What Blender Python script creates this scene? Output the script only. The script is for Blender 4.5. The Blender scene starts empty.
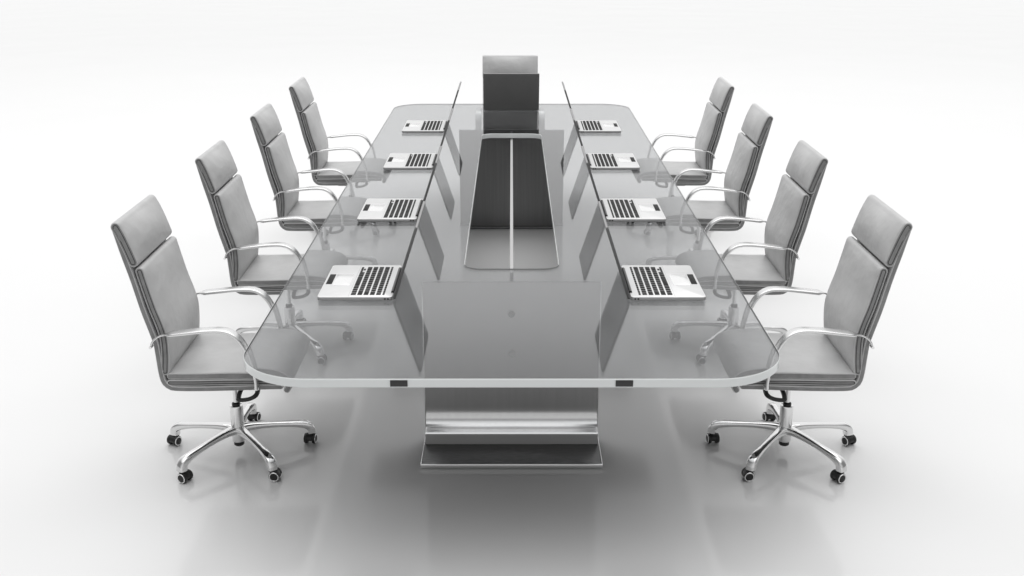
import bpy, bmesh, math, random
from mathutils import Vector, Matrix
random.seed(4)
PI = math.pi
sc = bpy.context.scene
col = sc.collection

# ------------------------------------------------------------------ materials
def new_mat(name):
    m = bpy.data.materials.new(name); m.use_nodes = True
    nt = m.node_tree; nt.nodes.clear()
    out = nt.nodes.new('ShaderNodeOutputMaterial')
    return m, nt, out

def N(nt, t, **kw):
    n = nt.nodes.new(t)
    for k, v in kw.items():
        if k in n.inputs: n.inputs[k].default_value = v
        else: setattr(n, k, v)
    return n

def g(v, a=1.0): return (v, v, v, a)

def principled(name, base, rough=.5, metal=0., bump=None, var=None, spec=.5, coat=0., aniso=0.):
    m, nt, out = new_mat(name)
    p = N(nt, 'ShaderNodeBsdfPrincipled', Roughness=rough, Metallic=metal)
    p.inputs['Base Color'].default_value = g(base) if not isinstance(base, tuple) else base
    p.inputs['Specular IOR Level'].default_value = spec
    p.inputs['Coat Weight'].default_value = coat
    p.inputs['Anisotropic'].default_value = aniso
    tc = N(nt, 'ShaderNodeTexCoord')
    if var:
        lo, hi, sc_ = var
        n = N(nt, 'ShaderNodeTexNoise', Scale=sc_, Detail=4.0)
        nt.links.new(tc.outputs['Object'], n.inputs['Vector'])
        r = N(nt, 'ShaderNodeMapRange'); r.inputs['To Min'].default_value = lo; r.inputs['To Max'].default_value = hi
        r.inputs['From Min'].default_value = .3; r.inputs['From Max'].default_value = .7
        nt.links.new(n.outputs['Fac'], r.inputs['Value'])
        cc = N(nt, 'ShaderNodeCombineColor')
        for k in ('Red', 'Green', 'Blue'): nt.links.new(r.outputs['Result'], cc.inputs[k])
        nt.links.new(cc.outputs['Color'], p.inputs['Base Color'])
    if bump:
        prev = None
        for (scale, strength, dist, det) in bump:
            n = N(nt, 'ShaderNodeTexNoise', Scale=scale, Detail=det)
            nt.links.new(tc.outputs['Object'], n.inputs['Vector'])
            b = N(nt, 'ShaderNodeBump', Strength=strength, Distance=dist)
            nt.links.new(n.outputs['Fac'], b.inputs['Height'])
            if prev: nt.links.new(prev.outputs['Normal'], b.inputs['Normal'])
            prev = b
        nt.links.new(prev.outputs['Normal'], p.inputs['Normal'])
    nt.links.new(p.outputs['BSDF'], out.inputs['Surface'])
    return m

def brushed(name, base, rough, scale, axis_stretch, amount, foot=None):
    """brushed steel; `foot` = (z0, z1, value): base colour lightens down to the bend, painting in its highlight"""
    m, nt, out = new_mat(name)
    p = N(nt, 'ShaderNodeBsdfPrincipled', Roughness=rough, Metallic=1.0)
    tc = N(nt, 'ShaderNodeTexCoord'); mp = N(nt, 'ShaderNodeMapping')
    mp.inputs['Scale'].default_value = axis_stretch
    n = N(nt, 'ShaderNodeTexNoise', Scale=scale, Detail=3.0)
    nt.links.new(tc.outputs['Object'], mp.inputs['Vector']); nt.links.new(mp.outputs['Vector'], n.inputs['Vector'])
    r = N(nt, 'ShaderNodeMapRange'); r.inputs['From Min'].default_value = .3; r.inputs['From Max'].default_value = .7
    r.inputs['To Min'].default_value = 1 - amount; r.inputs['To Max'].default_value = 1 + amount
    nt.links.new(n.outputs['Fac'], r.inputs['Value'])
    ml = N(nt, 'ShaderNodeMath', operation='MULTIPLY'); ml.inputs[1].default_value = base
    nt.links.new(r.outputs['Result'], ml.inputs[0])
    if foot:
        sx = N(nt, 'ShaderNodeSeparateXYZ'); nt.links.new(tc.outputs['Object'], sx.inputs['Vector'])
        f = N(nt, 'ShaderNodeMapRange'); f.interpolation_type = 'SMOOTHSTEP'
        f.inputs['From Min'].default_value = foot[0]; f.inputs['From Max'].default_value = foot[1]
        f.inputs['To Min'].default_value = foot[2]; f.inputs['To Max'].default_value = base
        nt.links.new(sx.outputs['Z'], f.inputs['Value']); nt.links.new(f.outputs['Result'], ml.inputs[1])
    cc = N(nt, 'ShaderNodeCombineColor')
    for k in ('Red', 'Green', 'Blue'): nt.links.new(ml.outputs[0], cc.inputs[k])
    nt.links.new(cc.outputs['Color'], p.inputs['Base Color'])
    b = N(nt, 'ShaderNodeBump', Strength=.1, Distance=.0006)
    nt.links.new(n.outputs['Fac'], b.inputs['Height']); nt.links.new(b.outputs['Normal'], p.inputs['Normal'])
    nt.links.new(p.outputs['BSDF'], out.inputs['Surface'])
    return m

def solid_glass(name, tint, ior, clear):
    """smoked glass; `clear` is the share of light that goes straight through the sheet"""
    m, nt, out = new_mat(name)
    gl = N(nt, 'ShaderNodeBsdfGlass', Roughness=0.0, IOR=ior); gl.inputs['Color'].default_value = (tint*.99, tint*.995, tint, 1)
    t = N(nt, 'ShaderNodeBsdfTransparent'); t.inputs['Color'].default_value = (tint*.99, tint*.995, tint, 1)
    mx = N(nt, 'ShaderNodeMixShader'); mx.inputs['Fac'].default_value = clear
    nt.links.new(gl.outputs['BSDF'], mx.inputs[1]); nt.links.new(t.outputs['BSDF'], mx.inputs[2])
    nt.links.new(mx.outputs['Shader'], out.inputs['Surface'])
    return m

M = {}
M['leather'] = principled('grey_leather', .5, .38, bump=[(7, .65, .016, 3), (260, .18, .0012, 3)], var=(.48, .54, 9), spec=.55)
M['leather_edge'] = principled('grey_leather_edge', .3, .42, bump=[(200, .15, .001, 2)], var=(.18, .24, 30), spec=.4)
M['seam'] = principled('dark_seam', .05, .6)
M['chrome'] = principled('chrome', .80, .04, 1.0)
M['satin'] = principled('satin_aluminium', .74, .27, 1.0, bump=[(300, .05, .0006, 2)])
M['black'] = principled('black_plastic', .012, .35)
M['rubber'] = principled('black_rubber', .01, .5)
M['silver'] = principled('laptop_silver', .74, .34, .5, var=(.68, .72, 25), bump=[(600, .04, .0004, 2)])
M['side_silver'] = principled('laptop_side', .55, .35, .6)
M['pad_glass'] = principled('trackpad_silver', .86, .18, .5)
M['key'] = principled('black_keys', .014, .6, spec=.15)
M['lid'] = principled('dark_lid', .2, .5, .1, var=(.24, .27, 6), spec=.2)
M['lid_top'] = principled('lid_top', .3, .4, .3)
M['lid_edge'] = principled('lid_edge', .20, .5, .1, spec=.2)
M['screen'] = principled('screen_glass', .012, .32, spec=.15)
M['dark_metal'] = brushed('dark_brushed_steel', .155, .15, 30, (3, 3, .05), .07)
M['front_metal'] = brushed('front_brushed_steel', .40, .2, 30, (3, 3, .05), .03, (.095, .17, .82))  # lighter base colour at the bend stands in for its bright reflection
M['lip_metal'] = principled('foot_lip', .46, .45, .15)
M['plate_metal'] = brushed('dark_base_plate', .16, .38, 30, (1, 6, 6), .15)
M['bend_metal'] = brushed('bright_brushed_steel', .60, .2, 40, (4, .2, .2), .16)
M['trim'] = principled('polished_edge', .85, .2, 1.0)
M['glass'] = solid_glass('smoked_glass', .79, 1.5, 0.0)
M['glass_edge'] = principled('polished_glass_edge', (.68, .70, .70, 1), .15, 0., spec=.6, var=None)
M['clip'] = principled('dark_clip', .02, .3)

def floor_mat():
    m, nt, out = new_mat('white_floor')
    p = N(nt, 'ShaderNodeBsdfPrincipled', Roughness=.14)
    p.inputs['Specular IOR Level'].default_value = .5
    tc = N(nt, 'ShaderNodeTexCoord')
    n = N(nt, 'ShaderNodeTexNoise', Scale=.7, Detail=3.0)
    nt.links.new(tc.outputs['Object'], n.inputs['Vector'])
    r = N(nt, 'ShaderNodeMapRange'); r.inputs['To Min'].default_value = .79; r.inputs['To Max'].default_value = .82
    nt.links.new(n.outputs['Fac'], r.inputs['Value'])
    cc = N(nt, 'ShaderNodeCombineColor')
    for k in ('Red', 'Green', 'Blue'): nt.links.new(r.outputs['Result'], cc.inputs[k])
    nt.links.new(cc.outputs['Color'], p.inputs['Base Color'])
    r2 = N(nt, 'ShaderNodeMapRange'); r2.inputs['To Min'].default_value = .10; r2.inputs['To Max'].default_value = .15
    nt.links.new(n.outputs['Fac'], r2.inputs['Value']); nt.links.new(r2.outputs['Result'], p.inputs['Roughness'])
    nt.links.new(p.outputs['BSDF'], out.inputs['Surface'])
    return m
M['floor'] = floor_mat()

# ------------------------------------------------------------------ mesh building
class MB:
    def __init__(s): s.v = []; s.f = []; s.m = []
    def add(s, verts, faces, mi=0):
        o = len(s.v); s.v += [tuple(p) for p in verts]
        for k, f in enumerate(faces):
            s.f.append([i + o for i in f]); s.m.append(mi[k] if isinstance(mi, list) else mi)
    def loft(s, loops, mi=0, caps=(True, True), cap_mi=None, closed=True):
        """loops: lists of equal length; mi an int or a list per band"""
        n = len(loops[0]); V = [p for L in loops for p in L]; F = []; Mi = []
        for k in range(len(loops) - 1):
            for i in range(n if closed else n - 1):
                j = (i + 1) % n
                F.append([k*n+i, k*n+j, (k+1)*n+j, (k+1)*n+i]); Mi.append(mi[k] if isinstance(mi, list) else mi)
        first = mi[0] if isinstance(mi, list) else mi; last = mi[-1] if isinstance(mi, list) else mi
        if caps[0]: F.append(list(range(n))[::-1]); Mi.append(first if cap_mi is None else cap_mi)
        if caps[1]: F.append([(len(loops)-1)*n + i for i in range(n)]); Mi.append(last if cap_mi is None else cap_mi)
        s.add(V, F, Mi)
    def slab(s, outline_fn, z0, z1, bev=0.0, mi=0, seg=2, side_mi=None, top_mi=None):
        """outline_fn(inset) -> list of (x, y)"""
        st = []
        if bev > 0:
            for k in range(seg + 1):
                a = PI/2 * k/seg; st.append((z0 + bev*(1-math.sin(a)), bev*(1-math.cos(a)) ))
            st = [(z0 + bev*(1-math.cos(PI/2*k/seg)), bev*(1-math.sin(PI/2*k/seg))) for k in range(seg+1)]
            st += [(z1 - bev*(1-math.sin(PI/2*k/seg)), bev*(1-math.cos(PI/2*k/seg))) for k in range(seg+1)]
        else: st = [(z0, 0), (z1, 0)]
        loops = [[(x, y, z) for x, y in outline_fn(i)] for z, i in st]
        s.loft(loops, mi if side_mi is None else side_mi, (True, True), mi if top_mi is None else top_mi)
    def box(s, x0, x1, y0, y1, z0, z1, bev=0.0, mi=0, r=0.0):
        s.slab(lambda i: rrect(x0+i, x1-i, y0+i, y1-i, max(r-i, 0)), z0, z1, bev, mi)
    def rev(s, prof, seg=24, mi=0, origin=(0,0,0), axis=(0,0,1), caps=(True, True)):
        """prof: list of (radius, height)"""
        A = Vector(axis).normalized(); q = A.to_track_quat('Z', 'Y').to_matrix(); O = Vector(origin)
        loops = [[tuple(O + q @ Vector((r*math.cos(2*PI*k/seg), r*math.sin(2*PI*k/seg), h))) for k in range(seg)] for r, h in prof]
        s.loft(loops, mi, caps)
    def sweep(s, path, shape_fn, up=(0,0,1), mi=0):
        """path points; shape_fn(k) -> list of (a, b) : a along side, b along up-normal"""
        P = [Vector(p) for p in path]; loops = []
        for k, p in enumerate(P):
            t = (P[min(k+1, len(P)-1)] - P[max(k-1, 0)]).normalized()
            sd = t.cross(Vector(up))
            if sd.length < 1e-5: sd = Vector((0,1,0))
            sd.normalize(); nn = sd.cross(t).normalized()
            loops.append([tuple(p + sd*a + nn*b) for a, b in shape_fn(k)])
        s.loft(loops, mi)
    def build(s, name, mats, parent=None, angle=35, matrix=None):
        me = bpy.data.meshes.new(name); me.from_pydata(s.v, [], s.f)
        for m in (mats if isinstance(mats, (list, tuple)) else [mats]): me.materials.append(m)
        for p, mi in zip(me.polygons, s.m): p.material_index = mi; p.use_smooth = True
        bm = bmesh.new(); bm.from_mesh(me)
        if matrix is not None: bm.transform(matrix)
        bmesh.ops.remove_doubles(bm, verts=bm.verts, dist=1e-6)
        bmesh.ops.recalc_face_normals(bm, faces=bm.faces); bm.to_mesh(me); bm.free()
        me.set_sharp_from_angle(angle=math.radians(angle)); me.update()
        o = bpy.data.objects.new(name, me); col.objects.link(o)
        if parent: o.parent = parent
        return o

def rrect(x0, x1, y0, y1, r, seg=4):
    r = max(r, 1e-5)
    pts = []
    for cx, cy, a0 in ((x1-r, y1-r, 0), (x0+r, y1-r, PI/2), (x0+r, y0+r, PI), (x1-r, y0+r, 3*PI/2)):
        for k in range(seg + 1):
            a = a0 + PI/2*k/seg; pts.append((cx + r*math.cos(a), cy + r*math.sin(a)))
    return pts

def spline(pts, n):
    """Catmull-Rom through the points, resampled evenly to n"""
    P = [Vector(p) for p in pts]; P = [2*P[0]-P[1]] + P + [2*P[-1]-P[-2]]
    D = []
    for i in range(1, len(P)-2):
        for k in range(16):
            t = k/16; a, b, c, d = P[i-1], P[i], P[i+1], P[i+2]
            D.append(.5*((2*b) + (c-a)*t + (2*a-5*b+4*c-d)*t*t + (3*b-a-3*c+d)*t**3))
    D.append(P[-2])
    L = [0]
    for i in range(1, len(D)): L.append(L[-1] + (D[i]-D[i-1]).length)
    out = []; j = 0
    for k in range(n):
        s = L[-1]*k/(n-1)
        while j < len(L)-2 and L[j+1] < s: j += 1
        t = (s-L[j])/max(L[j+1]-L[j], 1e-9); out.append(D[j].lerp(D[j+1], t))
    return out

def empty(name, label, cat, loc, rz=0, group=None):
    o = bpy.data.objects.new(name, None); col.objects.link(o)
    o.empty_display_size = .1
    o.location = loc; o.rotation_euler = (0, 0, rz)
    o['label'] = label; o['category'] = cat
    if group: o['group'] = group
    return o

def copy_tree(o, parent=None):
    c = o.copy(); col.objects.link(c)
    if parent: c.parent = parent
    for ch in [x for x in list(o.children)]: copy_tree(ch, c)
    return c

# ------------------------------------------------------------------ the floor
mb = MB(); mb.add([(-140, -60, 0), (140, -60, 0), (140, 260, 0), (-140, 260, 0)], [[0, 1, 2, 3]])
fl = mb.build('floor', M['floor']); fl['kind'] = 'structure'

# ------------------------------------------------------------------ the table
HW, YN, YF = .944, 3.463, 9.232
ZT, ZB = .75, .718
tab = empty('conference_table', 'long conference table with smoked glass top, centre slot and two dark steel panel legs', 'table', (0, 6.35, 0))
OY = 6.35
def table_outline(i):
    rn, rf = .26 - i, .23 - i
    pts = []
    for cx, cy, a0, r in ((HW-.23, YF-.23, 0, rf), (-HW+.23, YF-.23, PI/2, rf), (-HW+.26, YN+.26, PI, rn), (HW-.26, YN+.26, 3*PI/2, rn)):
        for k in range(17):
            a = a0 + PI/2*k/16; pts.append((cx + r*math.cos(a), cy + r*math.sin(a) - OY))
    return pts
def slot_outline(i):
    return [(x, y - OY) for x, y in rrect(-.207-i, .207+i, 4.70-i, 7.90+i, .075+i, 16)]
# sheet with a hole: top and bottom faces bridged between outer outline and slot
mb = MB()
def ring_sheet(mb, z, ins):
    o = table_outline(ins); s_ = slot_outline(ins)
    n = len(o)
    mb.add([(x, y, z) for x, y in o] + [(x, y, z) for x, y in s_],
           [[i, (i+1) % n, n + (i+1) % n, n + i] for i in range(n)], 0)
bev = .003
ring_sheet(mb, ZT, bev); ring_sheet(mb, ZB, bev)
for fn in (table_outline, slot_outline):
    st = [(ZB, bev), (ZB + bev, 0), (ZT - bev, 0), (ZT, bev)]
    mb.loft([[(x, y, z) for x, y in fn(i)] for z, i in st], 1, (False, False))
bm_top = mb
top = mb.build('glass_top', [M['glass'], M['glass_edge']], tab, 30)

def pedestal(yface, out):
    """upright steel panel whose foot bends outwards into a floor plate; out = -1 towards the camera, +1 away"""
    W = .376
    yl = yface - OY
    mb = MB()
    t = .016
    # profile of the bent sheet (d = distance outwards, z), outer face first
    prof = [(0, ZB - .006), (0, .40), (0, .145)]
    for k in range(1, 9):
        a = PI/2*k/8; prof.append((.058*(1-math.cos(a)), .145 - .070*math.sin(a)))
    prof += [(.078, .0745), (.083, .069), (.083, .020)]
    back = [(-t, .020), (-t, .40), (-t, ZB - .006)]
    loop = prof + back
    def ring(x): return [(x, yl + out*d, z) for d, z in loop]
    mi = 0
    mb.loft([ring(-W), ring(-W+.002), ring(W-.002), ring(W)], 0)
    # the lip below the bend takes its own metal
    n = len(loop)
    for k, f in enumerate(mb.f):
        zs = [mb.v[i][2] for i in f]; ds = [(mb.v[i][1]-yl)*out for i in f]
        if len(f) == 4 and max(zs) <= .07 and min(ds) > .07: mb.m[k] = 1
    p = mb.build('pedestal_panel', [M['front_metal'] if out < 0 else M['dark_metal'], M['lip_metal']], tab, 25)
    # bright edge strips along both upright sides
    for s in (-1, 1):
        e = MB(); x0, x1 = sorted((s*(W+.0005), s*(W+.0045)))
        e.box(x0, x1, yl - t*.5 - .007 if out < 0 else yl - .009, yl + .007 if out < 0 else yl + .011, .020, ZB - .006, .001)
        e.build('edge_strip', M['trim'], p)
    # floor plate with a thin bright rim
    q = MB(); ya, yb = sorted((yl + out*(-.03), yl + out*.272))
    q.box(-W-.003, W+.003, ya, yb, .002, .019, .001)
    pl = q.build('base_plate', M['plate_metal'], p)
    r = MB()
    yo = yl + out*.272
    ra, rb = sorted((yo + out*.0005, yo + out*.005))
    r.box(-W-.007, W+.007, ra, rb, .001, .0215, .001)
    r.build('plate_rim', M['trim'], p)
    for s in (-1, 1):
        r = MB()
        x0, x1 = sorted((s*(W+.0035), s*(W+.007)))
        c0, c1 = sorted((yl + out*.0, yo - out*.0005))
        r.box(x0, x1, c0, c1, .001, .0215, .001); r.build('plate_rim', M['trim'], p)
    return p
pn = pedestal(4.545, -1); pf = pedestal(8.115, 1)
# bolts on the near panel
for z in (.57, .39):
    b = MB(); b.rev([(.0145, 0), (.0145, .004), (.012, .006), (.008, .006), (.007, .003), (.0, .003)], 20, 0, (0, 4.545-OY, z), (0, -1, 0), (True, False))
    b.build('bolt', M['lip_metal'], tab)
# beam between the two panels under the slot
b = MB(); b.box(-.008, .008, 4.563-OY, 8.097-OY, .668, .708, .002); b.build('beam', M['lip_metal'], tab)
for x in (-.375, .375):
    b = MB(); b.box(x-.029, x+.029, YN-OY-.0025, YN-OY+.0015, ZB+.005, ZT-.0045, .001); b.build('edge_clip', M['clip'], tab)

# ------------------------------------------------------------------ laptops
LA, LB = .300, .433          # depth (hinge to front), width
def make_laptop(mx, label, loc, rz=0, group='laptops open on the conference table'):
    root = empty('laptop', label, 'laptop', loc, rz, group)
    X = lambda u: mx*(LA/2 - u*LA)
    Y = lambda w: -LB/2 + w*LB
    def bx(m, u0, u1, w0, w1, z0, z1, bev=.0, r=0., mi=0):
        x0, x1 = sorted((X(u0), X(u1))); m.box(x0, x1, Y(w0), Y(w1), z0, z1, bev, mi, r)
    H0, H1 = .0035, .0190
    m = MB(); bx(m, 0, 1, 0, 1, H0, H1, .0022, .014)
    for k, f in enumerate(m.f):
        z = [m.v[i][2] for i in f]
        if max(z) < H1 - .0018: m.m[k] = 1
    base = m.build('base', [M['silver'], M['side_silver']], root)
    # keyboard: six rows, the function row half height
    m = MB()
    rows = [(.112, .140, 14)] + [(.163 + k*.0835, .163 + k*.0835 + .062, n) for k, n in enumerate((13, 13, 12, 12))]
    for ri, (u0, u1, n) in enumerate(rows):
        ws = []
        if ri == 1: widths = [1]*12 + [1.6]
        elif ri == 2: widths = [1.6] + [1]*12
        elif ri == 3: widths = [1.9] + [1]*10 + [1.9]
        elif ri == 4: widths = [2.4] + [1]*10 + [2.2]
        else: widths = [1]*n
        T = sum(widths); a, b_ = .055, .935; c = a
        for wd in widths:
            e = c + (b_-a)*wd/T
            bx(m, u0, u1, c + .0065, e - .0065, H1 - .001, H1 + .0012, .0006, .002)
            c = e
    # space bar row with the arrow cluster at the far end
    u0, u1 = .163 + 4*.0835, .163 + 4*.0835 + .066
    c = .055
    for wd in (.065, .065, .065, .075, .30, .075, .065):
        bx(m, u0, u1, c + .0065, c + wd - .0065, H1 - .001, H1 + .0012, .0006, .002); c += wd
    um = (u0+u1)/2
    for k, (ua, ub) in enumerate(((um+.003, u1), (u0, um-.003), (um+.003, u1))):
        bx(m, um+.003, u1, c + .005 + k*.0545, c + .050 + k*.0545, H1 - .001, H1 + .0012, .0006, .002)
    bx(m, u0, um-.003, c + .0595, c + .1045, H1 - .001, H1 + .0012, .0006, .002)
    m.build('keyboard', M['key'], base)
    m = MB(); bx(m, .628, .872, .350, .690, H1 - .001, H1 + .0006, .0004, .004); m.build('trackpad', M['pad_glass'], base)
    m = MB(); bx(m, .886, .968, .385, .690, H1 - .001, H1 + .0008, .0004, .002); m.build('trackpad_button', M['key'], base)
    m = MB(); bx(m, .585, .590, .02, .98, H1 - .001, H1 + .0003); m.build('deck_line', M['side_silver'], base)
    # ports along the side that faces the front of the table
    for u, du, mi in ((.045, .022, 0), (.085, .024, 0), (.14, .035, 1), (.23, .03, 1), (.31, .05, 1), (.40, .02, 1), (.55, .05, 1)):
        m = MB(); x0, x1 = sorted((X(u), X(u+du))); m.box(x0, x1, -LB/2 - .0006, -LB/2 + .003, .0075, .0140 if mi == 0 else .0110, 0); m.build('port', M['black'] if mi == 0 else M['side_silver'], base)
    for u in (.12, .88):
        for w in (.1, .9):
            m = MB(); m.rev([(.009, 0), (.009, .0045)], 12, 0, (X(u), Y(w), .0), (0,0,1)); m.build('rubber_foot', M['rubber'], base)
    # hinge barrel
    m = MB(); m.rev([(.0055, 0), (.0065, .001), (.0065, LB*.74 - .001), (.0055, LB*.74)], 14, 0, (X(.012), Y(.13), H1 + .001), (0, 1, 0))
    m.build('hinge', M['black'], base)
    # lid, leaning back by 18 degrees; local lid frame: x along thickness, z up
    lean = math.radians(18.2)
    m = MB(); TH = .0105
    def ol(i): return rrect(Y(0)+i, Y(1)-i, -.010+i, LA+.002-i, .007-i if i < .007 else 0)
    st = [(0, .0015), (.0015, 0), (TH-.0025, 0), (TH, .003)]
    m.loft([[(mx*(d), y, z) for y, z in ol(i)] for d, i in st], 0)
    T = Matrix.Translation((X(0) + mx*.0055, 0, H1 + .001)) @ Matrix.Rotation(mx*lean, 4, 'Y')
    for k, f in enumerate(m.f):
        if len(f) == 4:
            zz = [m.v[i][2] for i in f]
            if min(zz) > LA + .0001: m.m[k] = 1
            else: m.m[k] = 2
    lid = m.build('lid', [M['lid'], M['lid_top'], M['lid_edge']], root, 35, T)
    m = MB()
    m.loft([[(mx*(-d), y, z) for y, z in rrect(Y(.03)+i, Y(.97)-i, .018+i, LA-.010-i, .003)] for d, i in ((-.001, 0), (.0006, 0), (.001, .0006))], 0)
    m.build('screen', M['screen'], lid, 35, T)
    return root

LP = 1.217
XH = .476
side_names = {-1: 'left', 1: 'right'}
order = ['front', 'second', 'third', 'rearmost']
lap_lab = {
 0: 'open silver laptop nearest the camera on the {s} side of the glass table',
 1: 'open silver laptop second from the camera on the {s} side of the glass table',
 2: 'open silver laptop third from the camera on the {s} side of the glass table',
 3: 'open silver laptop farthest from the camera on the {s} side of the glass table'}
for s in (-1, 1):
    proto = None
    for k in range(4):
        loc = (s*(XH + LA/2), 4.254 + LB/2 + k*LP, ZT)
        lab = lap_lab[k].format(s=side_names[s])
        if proto is None: proto = make_laptop(-s, lab, loc); o = proto
        else:
            o = copy_tree(proto); o.location = loc; o['label'] = lab
    if s == 1:
        h = copy_tree(proto); h.location = (-.002, 9.025, ZT); h.rotation_euler = (0, 0, PI/2)
        h['label'] = 'open laptop at the far end of the table showing the dark back of its lid'

# ------------------------------------------------------------------ chairs
CW = .2320     # half width of the upholstery
SHELL_OUT = [(-.362, 1.055), (-.341, .964), (-.314, .857), (-.287, .734), (-.262, .640), (-.250, .590), (-.245, .520), (-.242, .470), (-.234, .425), (-.212, .398), (-.175, .387), (-.05, .3865), (.08, .390), (.19, .394), (.246, .395)]
def offset_path(pts, d):
    P = [Vector(p) for p in pts]; out = []
    for k in range(len(P)):
        t = (P[min(k+1, len(P)-1)] - P[max(k-1, 0)]).normalized()
        out.append(P[k] + Vector((-t.y, t.x))*d)      # left of travel (going down the back then forward: inwards)
    return out
def pad(mb, path, h, w, n=36, puff=0., grooves=True, pw=.5):
    """upholstered pad: a strip of half-thickness h around a centre line in the xz plane, width 2w in y, with a folded seam on both side faces.
    puff lifts the front (left-of-travel) face in the middle; lat bends the whole pad (concave) in y"""
    C = spline([(p[0], p[1]) for p in path], n)
    def loop(y, inset, pf):
        hh = max(h - inset, h*.08); pts = []
        nr = []
        for k in range(n):
            t = (C[min(k+1, n-1)] - C[max(k-1, 0)]).normalized(); nr.append(Vector((-t.y, t.x)))
        for k in range(n):
            s_ = k/(n-1); e = max(math.sin(PI*s_), 0)**pw
            off = hh + pf*puff*e
            pts.append(C[k] + nr[k]*off)
        t = (C[n-1]-C[n-2]).normalized(); nn = nr[-1]
        for q in range(1, 8):
            a = PI/2 - PI*q/8; pts.append(C[n-1] + nn*hh*math.sin(a) + t*hh*math.cos(a))
        for k in range(n-1, -1, -1): pts.append(C[k] - nr[k]*hh)
        t = (C[0]-C[1]).normalized(); nn = nr[0]
        for q in range(1, 8):
            a = -PI/2 + PI*q/8; pts.append(C[0] + nn*hh*math.sin(a) + t*hh*math.cos(a))
        return [(p.x, y, p.y) for p in pts]
    half = [(w*.0, 0, 1.0)]
    for q in (.2, .4, .6, .75, .86): half.append((w*q, 0, 1 - q**2.6))
    half += [(w-.010, 0, .12), (w-.0045, .0006, .05), (w-.0016, .0020, 0), (w-.0002, .0045 if h > .012 else .0038, 0)]
    mis = [0]*len(half)
    if grooves:
        a = .50*h if h > .012 else .52*h
        half += [(w-.0002, a, 0), (w-.0035, a+.0006, 0), (w-.0035, a+.0022, 0), (w-.0004, a+.0028, 0), (w-.0004, h*.9, 0)]
        mis += [1, 2, 2, 2, 1]
    st = [(-y, i, p) for y, i, p in half[::-1]] + half[1:]
    hm = mis[1:]                                   # band between station k and k+1 (positive side)
    bands = hm[::-1] + hm
    mb.loft([loop(*x) for x in st], bands, (True, True), 1)

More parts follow.
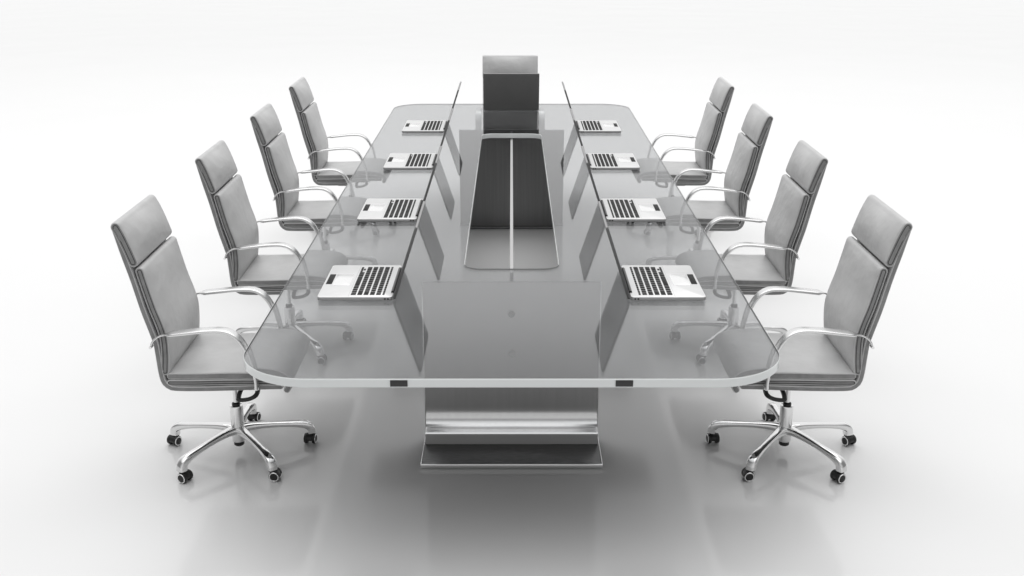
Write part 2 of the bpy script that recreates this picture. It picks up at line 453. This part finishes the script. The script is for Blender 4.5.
def make_chair(my, label, loc, rz, group='high-back office chairs around the table'):
    root = empty('office_chair', label, 'chair', loc, rz, group)
    F = Matrix.Scale(my, 4, (0, 1, 0))
    L3 = [M['leather'], M['leather_edge'], M['seam']]
    # continuous outer shell: back, corner, underside, front roll
    m = MB(); sh = offset_path(SHELL_OUT, .0115); pad(m, sh, .0112, CW, 70, grooves=False); m.build('outer_shell', L3, root, 40, F)
    # headrest
    m = MB(); hp = [(-.3455, 1.0720), (-.3290, 1.036), (-.3105, .985), (-.293, .932)]
    pad(m, hp, .0205, CW+.001, 26, puff=.018, pw=.85); m.build('headrest', L3, root, 40, F)
    # back cushion
    m = MB(); bp = [(-.272, .893), (-.256, .82), (-.237, .74), (-.215, .665), (-.205, .61), (-.206, .54), (-.213, .474)]
    pad(m, bp, .0180, CW-.002, 40, puff=.024, pw=.7); m.build('back_cushion', L3, root, 40, F)
    # folded pad under the seat and the seat cushion
    m = MB(); up = [(-.198, .4245), (-.10, .4245), (.05, .4275), (.18, .427), (.225, .423), (.248, .418)]
    pad(m, up, .0128, CW-.001, 40); m.build('seat_pad', L3, root, 40, F)
    m = MB(); up = [(-.196, .452), (-.08, .452), (.06, .455), (.16, .453), (.222, .447), (.262, .431), (.277, .408), (.270, .392)]
    pad(m, up, .0140, CW-.003, 40, puff=.010, grooves=False); m.build('seat_cushion', L3, root, 40, F)
    # armrests
    for sgn in (-1, 1):
        m = MB(); y = sgn*(CW + .0265)
        P = spline([(-.250, .588), (-.240, .613), (-.215, .634), (-.182, .643), (-.10, .653), (-.02, .661), (.045, .660), (.085, .642), (.115, .606), (.136, .555), (.150, .500), (.158, .450), (.158, .412)], 60)
        path = [(p.x, y, p.y) for p in P]
        def shp(k, P=P):
            x = P[k].x
            f = min(max((x + .192)/.030, 0), 1) if k < 30 else 1.0
            f = f*f*(3-2*f)
            e = 1.0 if k < 50 else max(.75, 1 - (k-50)/30)
            hw = .0055 + (.0255-.0055)*f*e; th = .0042 + .0024*f
            return [(a, b) for a, b in rrect(-hw, hw, -th, th, .0040 if f < .1 else .0058, 3)]
        # sweep in the xz plane with the band lying flat in y
        loops = []
        for k, p in enumerate(P):
            t = (P[min(k+1, 59)] - P[max(k-1, 0)]).normalized(); nn = Vector((-t.y, t.x))
            loops.append([(p.x + nn.x*b, y + a, p.y + nn.y*b) for a, b in shp(k)])
        m.loft(loops, 0)
        # fixing studs at the back and under the seat
        arm = m.build('armrest', M['satin'], root, 40, F)
        m = MB(); m.rev([(.006, -.004), (.006, .022), (.004, .024)], 12, 0, (-.250, y + sgn*.004, .590), (0, -sgn, 0)); m.build('fixing_stud', M['chrome'], arm, 40, F)
        m = MB(); m.rev([(.009, -.004), (.009, .022), (.007, .024)], 14, 0, (.158, y + sgn*.004, .415), (0, -sgn, 0)); m.build('fixing_stud', M['chrome'], arm, 40, F)
    # mechanism plate and gas column
    m = MB(); m.box(-.14, .17, -.165, .165, .3745, .3845, .003, 0, .03); m.build('underside_cover', M['black'], root, 35, F)
    m = MB(); m.box(-.09, .13, -.075, .075, .348, .372, .006, 0, .02); m.build('tilt_mechanism', M['black'], root, 35, F)
    m = MB()
    m.rev([(.0105, .22), (.0105, .36)], 20, 0); col_o = m.build('gas_column', M['chrome'], root, 35, F)
    m = MB(); m.rev([(.0165, .2245), (.0180, .227), (.0175, .234), (.014, .238), (.0108, .239)], 24); m.build('collar', M['black'], col_o, 35, F)
    m = MB(); m.rev([(.0275, .060), (.0280, .070), (.0280, .216), (.0265, .224), (.0200, .2255)], 32); m.build('sleeve', M['chrome'], col_o, 35, F)
    m = MB(); m.rev([(.018, .038), (.022, .042), (.022, .0598)], 24); m.build('end_cap', M['black'], col_o, 35, F)
    # tilt lever: a black loop handle below the seat
    m = MB()
    pth = [(.078, -.10, .372), (.072, -.175, .370), (.075, -.236, .362), (.085, -.250, .358), (.122, -.247, .362), (.146, -.230, .372), (.140, -.17, .374), (.12, -.10, .372)]
    def sp3(pts, n):
        Q = [Vector(p) for p in pts]; Q = [2*Q[0]-Q[1]] + Q + [2*Q[-1]-Q[-2]]; out = []
        segs = len(Q)-3
        for k in range(n):
            s_ = k/(n-1)*segs; i = min(int(s_), segs-1); t = s_-i; a, b, c, d = Q[i:i+4]
            out.append(.5*((2*b)+(c-a)*t+(2*a-5*b+4*c-d)*t*t+(3*b-a-3*c+d)*t**3))
        return out
    m.sweep(sp3(pth, 40), lambda k: [(.010*math.cos(q*PI/4), .0085*math.sin(q*PI/4)) for q in range(8)])
    m.build('tilt_lever', M['black'], root, 40, F)
    # five-star base
    R = .311
    for i in range(5):
        a = PI/2 + .032 + i*2*PI/5
        dx, dy = math.cos(a), math.sin(a)
        prof = [(.020, .115, .026, .017), (.055, .1165, .0195, .0145), (.10, .1145, .0168, .0125), (.16, .109, .0155, .0112), (.22, .1015, .0152, .0108), (.268, .0935, .0162, .0115), (.295, .0850, .0184, .0140), (.310, .0715, .0200, .0175), (.313, .0475, .0195, .0190)]
        m = MB(); loops = []
        P = [Vector((r, z)) for r, z, _, _ in prof]
        PP = spline([(p.x, p.y) for p in P], 30); n_ = 30
        for k in range(n_):
            s_ = k/(n_-1)*(len(prof)-1); j = min(int(s_), len(prof)-2); t = s_-j
            hw = prof[j][2]*(1-t) + prof[j+1][2]*t; th = prof[j][3]*(1-t) + prof[j+1][3]*t
            tg = (PP[min(k+1, n_-1)]-PP[max(k-1, 0)]).normalized(); nn = Vector((-tg.y, tg.x))
            L = []
            for q in range(20):
                b = 2*PI*q/20; cs, sn = math.cos(b), math.sin(b)
                # flat-topped oval section
                aa = hw*math.copysign(abs(cs)**.75, cs); bb = th*math.copysign(abs(sn)**.36, sn)
                rr = PP[k].x + nn.x*bb; zz = PP[k].y + nn.y*bb
                L.append((dx*rr - dy*aa, dy*rr + dx*aa, zz))
            loops.append(L)
        m.loft(loops, 0)
        leg = m.build('leg', M['chrome'], root, 50, F)
        # caster: hood between two wheels
        ang = {0: -.25, 1: -.5, 2: -2.05, 3: -1.62, 4: -.15}[i]
        ax = Vector((math.cos(ang), math.sin(ang), 0)); fw = Vector((-ax.y, ax.x, 0))
        cx, cy = dx*R, dy*R; trail = .012
        wc = Vector((cx, cy, .0226)) + fw*trail*(1 if i in (0, 2, 3) else -1)
        m = MB()
        m.rev([(.0135, .038), (.0150, .041), (.0150, .056), (.012, .058)], 18, 0, (cx, cy, 0))
        # hood: half disc between the wheels
        hood = []
        for d in (-.010, .010):
            L = []
            for q in range(17):
                b = -.25 + (PI+.5)*q/16; L.append(tuple(wc + ax*d + fw*(.0212*math.cos(b)) + Vector((0, 0, .0212*math.sin(b)+.001))))
            hood.append(L)
        m.loft(hood, 0)
        m.build('caster_hood', M['black'], leg, 40, F)
        for sd in (-1, 1):
            m = MB()
            m.rev([(.0190, .0105), (.0216, .0115), (.0224, .0140), (.0224, .0225), (.0208, .0250), (.0198, .0263), (.0170, .0263), (.0160, .0254), (.011, .0260), (.004, .0264)], 28, [0, 0, 0, 0, 1, 1, 1, 0, 0], wc, ax*sd)
            m.build('wheel', [M['rubber'], M['chrome']], leg, 40, F)
    return root

ch_lab = [
 'grey leather high-back chair nearest the camera on the {s} side of the table',
 'grey leather high-back chair second from the camera on the {s} side of the table',
 'grey leather high-back chair third from the camera on the {s} side of the table',
 'grey leather high-back chair farthest from the camera on the {s} side of the table']
for s in (-1, 1):
    proto = None
    for k in range(4):
        loc = (s*1.178, 4.423 + k*LP, 0); lab = ch_lab[k].format(s=side_names[s])
        if proto is None:
            proto = make_chair(1 if s < 0 else -1, lab, loc, 0 if s < 0 else PI); o = proto
        else:
            o = copy_tree(proto); o.location = loc; o['label'] = lab
    if s == -1:
        h = copy_tree(proto); h.location = (-.012, 9.30, 0); h.rotation_euler = (0, 0, -PI/2)
        h['label'] = 'grey high-back chair at the head of the table behind the far laptop'

# ------------------------------------------------------------------ light
w = bpy.data.worlds.new('World'); sc.world = w; w.use_nodes = True
nt = w.node_tree; nt.nodes.clear()
wo = nt.nodes.new('ShaderNodeOutputWorld'); bg = nt.nodes.new('ShaderNodeBackground')
tc = nt.nodes.new('ShaderNodeTexCoord'); sx = nt.nodes.new('ShaderNodeSeparateXYZ')
nt.links.new(tc.outputs['Generated'], sx.inputs['Vector'])
# white studio: bright cyclorama in front of the camera and overhead, dimmer to the sides and behind the camera
def maprange(src, a, b, c_, d):
    r = nt.nodes.new('ShaderNodeMapRange'); r.interpolation_type = 'SMOOTHSTEP'
    for k, v in zip(('From Min', 'From Max', 'To Min', 'To Max'), (a, b, c_, d)): r.inputs[k].default_value = v
    nt.links.new(src, r.inputs['Value']); return r.outputs['Result']
ry = maprange(sx.outputs['Y'], -.10, .70, .24, 1.0)
rz = maprange(sx.outputs['Z'], .45, .97, 0., 1.66)
rb = maprange(sx.outputs['Y'], -.30, -1.0, 0., .40)      # fill from behind the camera
ad = nt.nodes.new('ShaderNodeMath'); ad.operation = 'ADD'
nt.links.new(ry, ad.inputs[0]); nt.links.new(rb, ad.inputs[1])
mx = nt.nodes.new('ShaderNodeMath'); mx.operation = 'MAXIMUM'
nt.links.new(ad.outputs[0], mx.inputs[0]); nt.links.new(rz, mx.inputs[1])
cc = nt.nodes.new('ShaderNodeCombineColor')
for k in ('Red', 'Green', 'Blue'): nt.links.new(mx.outputs[0], cc.inputs[k])
nt.links.new(cc.outputs['Color'], bg.inputs['Color']); bg.inputs['Strength'].default_value = 1.0
nt.links.new(bg.outputs['Background'], wo.inputs['Surface'])

def area(name, loc, target, size, sizey, energy):
    l = bpy.data.lights.new(name, 'AREA'); l.shape = 'RECTANGLE'; l.size = size; l.size_y = sizey; l.energy = energy
    o = bpy.data.objects.new(name, l); col.objects.link(o); o.location = loc
    o.rotation_euler = (Vector(target)-Vector(loc)).to_track_quat('-Z', 'Y').to_euler()
    return o
area('overhead_softbox', (0, 6.2, 4.6), (0, 6.2, 0), 3.0, 4.4, 5)
area('rear_softbox', (0, 11.5, 10), (0, 8.5, 0), 14, 7, 390)

# ------------------------------------------------------------------ camera
cam = bpy.data.cameras.new('camera'); co = bpy.data.objects.new('camera', cam); col.objects.link(co)
cam.sensor_width = 36; cam.lens = 36*1128/1024; cam.clip_end = 1000; cam.clip_start = .05
cam.shift_x = .4/1024
co.location = (0, 0, 2.212); co.rotation_euler = (PI/2 - .319, 0, 0)
sc.camera = co

sc.view_settings.view_transform = 'Standard'; sc.view_settings.look = 'None'; sc.view_settings.exposure = 0
c = sc.cycles
c.max_bounces = 14; c.glossy_bounces = 8; c.transmission_bounces = 12; c.transparent_max_bounces = 16; c.diffuse_bounces = 4
c.use_denoising = True; c.caustics_reflective = False; c.caustics_refractive = False
c.sample_clamp_indirect = 6
